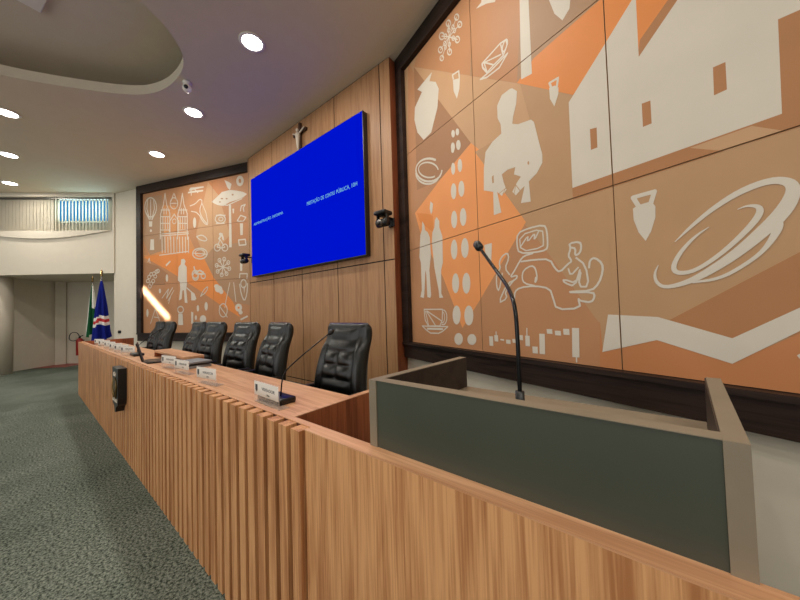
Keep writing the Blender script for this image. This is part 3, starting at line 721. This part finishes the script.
# ------------------------------------------------------------------ chairs
def backrest():
    mb = MB(); NV, NU = 60, 34; Hh = .72; rings = []
    for j in range(NV + 1):
        v = j / NV; e = 1.0
        top = max(0, (v - .91) / .09); bot = max(0, (.06 - v) / .06)
        e = math.sqrt(max(.0, 1 - top ** 2)) * math.sqrt(max(.02, 1 - bot ** 2 * .7))
        e = max(e, .03)
        W = (.268 + .06 * (1 - min(1, v / .68)) ** 1.2) * (1 - .10 * top ** 2)
        T = .062 + .02 * math.sin(PI * min(1, v * 1.1))
        yc = -.015 + .165 * v - .05 * math.sin(PI * v) + (.0 if v < .8 else -.06 * ((v - .8) / .2) ** 2)
        ring = []
        for i in range(NU + 1):
            u = -1 + 2 * i / NU; au = abs(u)
            bol = .030 * math.exp(-((au - .82) / .16) ** 2) * (1 if v < .70 else max(.25, 1 - (v - .70) / .12))
            fr = -T * (1 - au ** 6) ** .5 * .75 - bol
            if au < .62:
                if .38 < v < .68:
                    fr -= .034 * abs(math.sin(PI * (u / .6))) ** .4 * abs(math.sin(PI * (v - .38) / .15)) ** .4
                elif v >= .68 and v < .93: fr -= .024 * abs(math.sin(PI * (v - .68) / .125)) ** .35 * (1 - (au / .62) ** 4)
                elif .06 < v <= .38: fr -= .03 * abs(math.sin(PI * (v - .06) / .16)) ** .4 * (1 - (au / .62) ** 4)
            groove = .012 * math.exp(-((au - .64) / .035) ** 2) if v < .72 else 0
            ring.append((W * u, yc + (fr + groove) * e, Hh * v))
        for i in range(NU + 1):
            u = 1 - 2 * i / NU; ring.append((W * u, yc + T * .75 * e * (1 - abs(u) ** 6) ** .5 + .001, Hh * v))
        rings.append(ring)
    n = len(rings[0]); vs = [p_ for r in rings for p_ in r]
    fs = [(j * n + i, j * n + (i + 1) % n, (j + 1) * n + (i + 1) % n, (j + 1) * n + i) for j in range(NV) for i in range(n)]
    fs += [tuple(reversed(range(n))), tuple(range(NV * n, NV * n + n))]
    return mb.add(vs, fs, MT['leather'], True)
ch = thing('executive_chair', 'x', 'chair', (0, 0, .2), 0, 'black leather chairs behind the desk')
backrest().build('backrest', ch, (0, .20, .475))
MB().bbox(-.25, .25, -.28, .24, .41, .52, MT['leather'], .045, 3).build('seat', ch)
for sx in (-1, 1):
    mb = MB(); mb.tube([(sx * .27, .20, .46), (sx * .29, .20, .60), (sx * .29, .14, .645), (sx * .29, -.12, .645), (sx * .29, -.17, .60), (sx * .27, -.15, .45)], .022, MT['blackplastic'], 10)
    mb.bbox(sx * .29 - .035, sx * .29 + .035, -.13, .16, .645, .68, MT['leather'], .015); mb.build('armrest', ch)
mb = MB(); mb.tube([(0, 0, .08), (0, 0, .41)], [.035, .028], MT['blackmetal'], 14); mb.build('column', ch)
mb = MB()
for k in range(5):
    a = 2 * PI * k / 5 + .3; mb.tube([(0, 0, .11), (.15 * math.cos(a), .15 * math.sin(a), .095), (.29 * math.cos(a), .29 * math.sin(a), .07)], [.035, .026, .018], MT['blackplastic'], 8)
mb.build('base', ch)
for k in range(5):
    a = 2 * PI * k / 5 + .3; c, s_ = .29 * math.cos(a), .29 * math.sin(a)
    mb = MB(); tx, ty = -math.sin(a), math.cos(a); mb.tube([(c - tx * .025, s_ - ty * .025, .03), (c + tx * .025, s_ + ty * .025, .03)], .03, MT['blackplastic'], 12); mb.build('caster', ch)
chairs = [(-1.965, 0, 'high backed black leather chair nearest the lectern'), (-3.10, -6, 'second black leather chair from the lectern'), (-3.83, 5, 'third black leather chair from the lectern, turned towards the viewer'),
          (-4.79, 5, 'fourth black leather chair from the lectern, right behind the raised desk shelf'), (-5.47, 0, 'fifth black leather chair from the lectern, half hidden by its neighbour'),
          (-7.0, -1, 'black leather chair second from the far end of the desk'), (-7.67, 0, 'black leather chair closest to the far end of the desk')]
for i, (x, a, lab) in enumerate(chairs):
    if i == 0: o = ch; o.location = (x, 1.44, .2); o.rotation_euler = (0, 0, R(a)); o['label'] = lab
    else: dup(ch, None, (x, 1.44, .2), R(a), lab)

# ------------------------------------------------------------------ things on the desk
np_ = thing('nameplate', 'x', 'nameplate', (0, 0, ZS), 0, 'nameplates on the desk')
mb = MB(); mb.box(-.155, .155, -.004, -.001, .0, .135, MT['acrylic']); mb.box(-.155, .155, -.001, .06, 0, .003, MT['acrylic']); mb.build('holder', np_)
mb = MB(); mb.box(-.15, .15, -.0055, -.0042, .048, .13, MT['card']); mb.build('card', np_)
text_mesh('lettering', 'VEREADOR', .026, MT['ink'], np_, (.03, -.0060, .092), (PI / 2, 0, 0), width=.16)
text_mesh('lettering', 'Mesa', .016, MT['ink'], np_, (.03, -.0060, .064), (PI / 2, 0, 0))
MB().xzprism([(-.135, .112), (-.107, .112), (-.107, .078), (-.121, .066), (-.135, .078)], -.0065, -.0054, MT['ink']).build('crest', np_)
pl_px = [(266.5, 386, .90, 'white nameplate closest to the lectern, in front of a microphone base'), (206.5, 366, .90, 'second white nameplate from the lectern, alone on the bare desk'),
         (182, 357, .93, 'white nameplate in front of the raised shelf, beside the grey folders'), (169, 353, .95, 'white nameplate just right of the open laptop'),
         (128, 345, .93, 'white nameplate just left of the far microphone'), (121.5, 342.5, .93, 'second white nameplate left of the far microphone'), (116, 340.5, .93, 'third white nameplate left of the far microphone'),
         (110, 339, .93, 'white nameplate third from the far end of the desk'), (104.5, 337, .93, 'white nameplate second from the far end of the desk'), (99.5, 335.5, .93, 'white nameplate closest to the far end of the desk')]
for i, (px, py, y, lab) in enumerate(pl_px):
    x = at_y(px, py, y).x
    if i == 0: np_.location = (x, y, ZS); np_['label'] = lab; np_.rotation_euler = (0, 0, R(-2))
    else: dup(np_, None, (x, y, ZS), R((24 if px < 130 else 8) + random.uniform(-4, 4)), lab)

def bez(pts, n=5):
    v = [Vector(q) for q in pts]
    for _ in range(n - 2):
        o = [v[0]]
        for i in range(len(v) - 1): o += [v[i] * .75 + v[i + 1] * .25, v[i] * .25 + v[i + 1] * .75]
        v = o + [v[-1]]
    return v
def mic(label, loc, stem, box):
    t = thing('gooseneck_microphone', label, 'microphone', loc, 0, 'gooseneck microphones')
    if box: MB().bbox(-.13, .13, -.06, .06, 0, .038, MT['blackplastic'], .012).build('base', t)
    else:
        mb = MB(); mb.lathe([(.022, 0), (.022, .07), (.012, .10), (.012, .14)], MT['blackplastic'], n=16); mb.build('base', t)
    pts = bez(stem)
    r = .0045 if box else .006
    MB().tube(pts, r, MT['blackmetal'], 8).build('gooseneck', t)
    dd = (pts[-1] - pts[-2]).normalized(); e = pts[-1]
    mb = MB(); mb.tube([e, e + dd * .012, e + dd * .04, e + dd * .055], [.008, .017, .017, .009], MT['blackplastic'], 12); mb.build('microphone_head', t)
    if not box: pass
    return t
mic('gooseneck microphone with black base behind the nameplate nearest the lectern', (-1.80, .985, ZS), [(.05, .0, .035), (.05, .015, .17), (.05, .10, .23), (.045, .24, .31), (.04, .38, .385)], True)
q = at_y(137, 349, 1.0)
mic('gooseneck microphone on the far part of the desk, left of the laptop', (q.x, 1.0, ZS), [(0, .0, .035), (.0, .01, .14), (.0, .10, .22), (.0, .24, .33)], True)

# laptop
q = at_y(154, 360, .98)
t = thing('laptop', 'black open laptop on the desk left of the raised shelf', 'laptop', (q.x, 1.0, ZS), R(168))
MB().bbox(-.17, .17, -.12, .12, 0, .018, MT['blackplastic'], .005, 1).build('keyboard_base', t)
o = MB().bbox(-.17, .17, 0, .012, 0, .235, MT['blackplastic'], .004, 1).build('lid', t, (0, .115, .016), (R(-14), 0, 0))
MB().box(-.155, .155, -.001, .0005, .015, .22, MT['ink']).build('panel', o)
# folders
for k, (dz, m, a, w) in enumerate(((0, 'paper', 4, .34), (.026, 'blackplastic', -3, .32), (.046, 'paper', 6, .31))):
    o = MB().bbox(-w / 2, w / 2, -.11, .11, 0, .024 if k == 0 else .018, MT[m], .003, 1).build('folder', None, (-3.80 + .01 * k, 1.14, ZS + dz), (0, 0, R(a)))
    tag(o, ['thick grey folder at the bottom of the pile beside the raised shelf', 'dark folder in the middle of the pile beside the raised shelf', 'grey folder on top of the pile beside the raised shelf'][k], 'folder', 'folders on the desk')

# ------------------------------------------------------------------ lectern
t = thing('lectern', 'wide green grey lectern with taupe sides standing behind the plain desk panel', 'lectern', (0, 0, 0))
LX0, LX1, LY0, LY1, LT = -.738, .131, .738, 1.31, 1.262
def plan(mb, x0, x1, y0, y1, z0, z1, m):          # the sides splay a little towards the back right
    k = .085
    f = lambda x, y: (x + (y - LY0) * k, y)
    mb.prism([f(x0, y0), f(x1, y0), f(x1, y1), f(x0, y1)], z0, z1, m); return mb
plan(MB(), LX0 + .032, LX1 - .032, LY0 + .004, LY0 + .022, 0, LT - .001, MT['lectern_face']).build('front_panel', t)
plan(MB(), LX0 + .032, LX1 - .032, LY0 + .001, LY0 + .04, LT - .001, LT + .001, MT['lectern_edge']).build('front_edge', t)
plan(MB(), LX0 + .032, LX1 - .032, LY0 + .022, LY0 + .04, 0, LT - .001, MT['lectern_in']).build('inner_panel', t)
for x in (LX0, LX1 - .032):
    o = plan(MB(), x, x + .032, LY0, LY1, 0, LT, MT['lectern_edge']).build('side_panel', t)
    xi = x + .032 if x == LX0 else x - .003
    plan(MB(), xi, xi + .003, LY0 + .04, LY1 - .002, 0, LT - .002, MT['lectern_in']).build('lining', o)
plan(MB(), LX0 + .036, LX1 - .036, LY0 + .04, LY1, 1.10, 1.125, MT['lectern_edge']).build('shelf', t)
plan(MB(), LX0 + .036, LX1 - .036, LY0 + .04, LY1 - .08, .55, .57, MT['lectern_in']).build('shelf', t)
mic('tall gooseneck microphone rising from the green grey lectern', (-.268, .85, 1.125), [(0, 0, .14), (0, 0, .28), (-.006, .01, .375), (-.06, .12, .435), (-.13, .21, .50), (-.222, .29, .605)], False)

# ------------------------------------------------------------------ flags
def flag(label, loc, H, cols, r0, r1, zb, zt_, ph, band=None):
    t = thing('flag_on_pole', label, 'flag', loc, 0, 'flags standing beyond the desk')
    mb = MB(); mb.lathe([(.19, 0), (.19, .03), (.05, .06), (.03, .09)], MT['steel'], n=24); mb.build('stand', t)
    mb = MB(); mb.tube([(0, 0, .05), (0, 0, H - .15)], .014, MT['steel'], 10); mb.build('pole', t)
    mb = MB(); mb.lathe([(.02, 0), (.028, .02), (.012, .05), (.03, .09), (.002, .17)], MT['gold'], (0, 0, H - .16), 12); mb.build('finial', t)
    mb = MB(); NV, NU = 40, 56; vs = []
    for j in range(NV + 1):
        v = j / NV; z = zt_ + (zb - zt_) * v
        for i in range(NU + 1):
            u = i / NU; a = u * 2 * PI * .96 + ph
            rad = (r0 + (r1 - r0) * v ** .75)
            w = 1 + .30 * math.sin(a * 6 + .8 * math.sin(v * 3)) * min(1, v * 2.5)
            x = math.cos(a) * rad * w * 1.0; y = math.sin(a) * rad * w * .6
            zz = z + (.10 * math.sin(u * PI) if v > .8 else 0) * (v - .8) / .2 - .03 * math.sin(a * 3) * v
            vs.append((x, y, zz))
    for j in range(NV):
        for i in range(NU):
            v = (j + .5) / NV; u = (i + .5) / NU
            m = cols(u, v)
            k = j * (NU + 1) + i
            mb.add([vs[k], vs[k + 1], vs[k + NU + 2], vs[k + NU + 1]], [(0, 1, 2, 3)], m, True)
    mb.build('cloth', t)
    return t
def blue_cols(u, v):
    d = v + .02 * math.sin(u * 6)
    if .60 < d < .645 or .70 < d < .745: return MT['fwhite']
    if .645 <= d <= .70: return MT['fred']
    return MT['fblue']
def green_cols(u, v):
    if .78 < u < .93: return MT['fwhite']
    return MT['fwhite'] if v < .45 and .1 < u < .8 and v < .5 - .2 * u else MT['fgreen']
pb = at_y(101.5, 300, 1.10); flag('dark blue flag with white and red stripes on a pole', (pb.x, 1.10, 0), 2.62, blue_cols, .03, .22, .95, 2.36, -PI / 2 + .3)
pa = at_y(92.5, 300, 1.16); flag('green and white flag on a pole left of the blue flag', (pa.x, 1.16, 0), 2.66, green_cols, .03, .17, 1.0, 2.40, -PI / 2 + .5)

# ------------------------------------------------------------------ extinguisher, sockets
t = thing('fire_extinguisher', 'red fire extinguisher with black hose hung in the recess beyond the desk', 'fire extinguisher', (-14.47, 1.13, .30), R(42))
mb = MB(); mb.lathe([(.085, 0), (.09, .02), (.09, .46), (.07, .53), (.03, .56)], MT['red'], n=20); mb.build('cylinder', t)
mb = MB(); mb.lathe([(.03, 0), (.03, .05)], MT['blackmetal'], (0, 0, .56), 12); mb.tube([(0, 0, .61), (.10, 0, .64)], .014, MT['blackmetal']); mb.box(-.02, .02, .06, .14, .1, .5, MT['steel']); mb.build('valve', t)
mb = MB(); mb.tube(bez([(0, 0, .60), (-.08, 0, .76), (-.30, 0, .74), (-.34, 0, .52), (-.2, 0, .46), (-.1, 0, .5)]), .012, MT['blackplastic'], 8); mb.build('hose', t)
for (pl, px, py, lab) in ((PL, 118, 332, 'dark wall socket on the white wall right of the flags'), (PL, 184, 343.5, 'dark wall socket on the white wall below the far mural')):
    u, z = pl.uv(px, py)
    o = MB().bbox(-.06, .06, -.012, 0, -.04, .04, MT['blackplastic'], .004, 1).build('wall_socket', None, pl.pt(u, .04, z), (0, 0, pl.a)); tag(o, lab, 'socket', 'wall sockets')

# ------------------------------------------------------------------ light
w = bpy.data.worlds.new('world'); S.world = w; w.use_nodes = True
bg = w.node_tree.nodes['Background']; bg.inputs[0].default_value = (.85, .93, 1, 1); bg.inputs[1].default_value = 1.0
for xw in (-11, -5, 1):  # fill lights added out of view behind the camera to even the mural light
    l = bpy.data.lights.new('front_fill', 'AREA'); l.shape = 'RECTANGLE'; l.size = 2; l.size_y = 3.4; l.energy = 185 if xw == 1 else 100; l.color = (.97, .98, 1)
    lo = bpy.data.objects.new('front_fill', l); COL.objects.link(lo); lo.location = (xw, -8.85, 2.65); lo.rotation_euler = (R(90), 0, 0)
l = bpy.data.lights.new('window_glow', 'AREA'); l.shape = 'RECTANGLE'; l.size = 1.3; l.size_y = .5; l.energy = 26; l.color = (.62, .95, 1)
lo = bpy.data.objects.new('window_glow', l); COL.objects.link(lo); lo.location = PB.pt(-.93, .205, 4.56); lo.rotation_euler = (R(-90), 0, PB.a)
# thin shaft of daylight that reaches the far mural
a, b = PL.pt(*[PL.uv(141, 287)[0], 0, PL.uv(141, 287)[1]]), PL.pt(*[PL.uv(170, 320)[0], 0, PL.uv(170, 320)[1]])
c = (a + b) / 2; src = c + Vector((3.2, -4.2, 1.4))
sl = bpy.data.lights.new('sun_shaft', 'AREA'); sl.shape = 'RECTANGLE'; sl.size = 1.25; sl.size_y = .07; sl.energy = 7; sl.spread = R(2.5); sl.color = (.88, .95, 1)
so = bpy.data.objects.new('sun_shaft', sl); COL.objects.link(so)
zax = (src - c).normalized(); xax = (b - a); xax = (xax - zax * xax.dot(zax)).normalized(); yax = zax.cross(xax)
so.matrix_world = Matrix(((xax.x, yax.x, zax.x, src.x), (xax.y, yax.y, zax.y, src.y), (xax.z, yax.z, zax.z, src.z), (0, 0, 0, 1)))

vs_ = S.view_settings; vs_.view_transform = 'Standard'; vs_.look = 'None'; vs_.gamma = 1; vs_.use_curve_mapping = False; vs_.exposure = -.24
S.cycles.max_bounces = 8; S.cycles.diffuse_bounces = 5; S.cycles.use_denoising = True; S.cycles.sample_clamp_indirect = 6
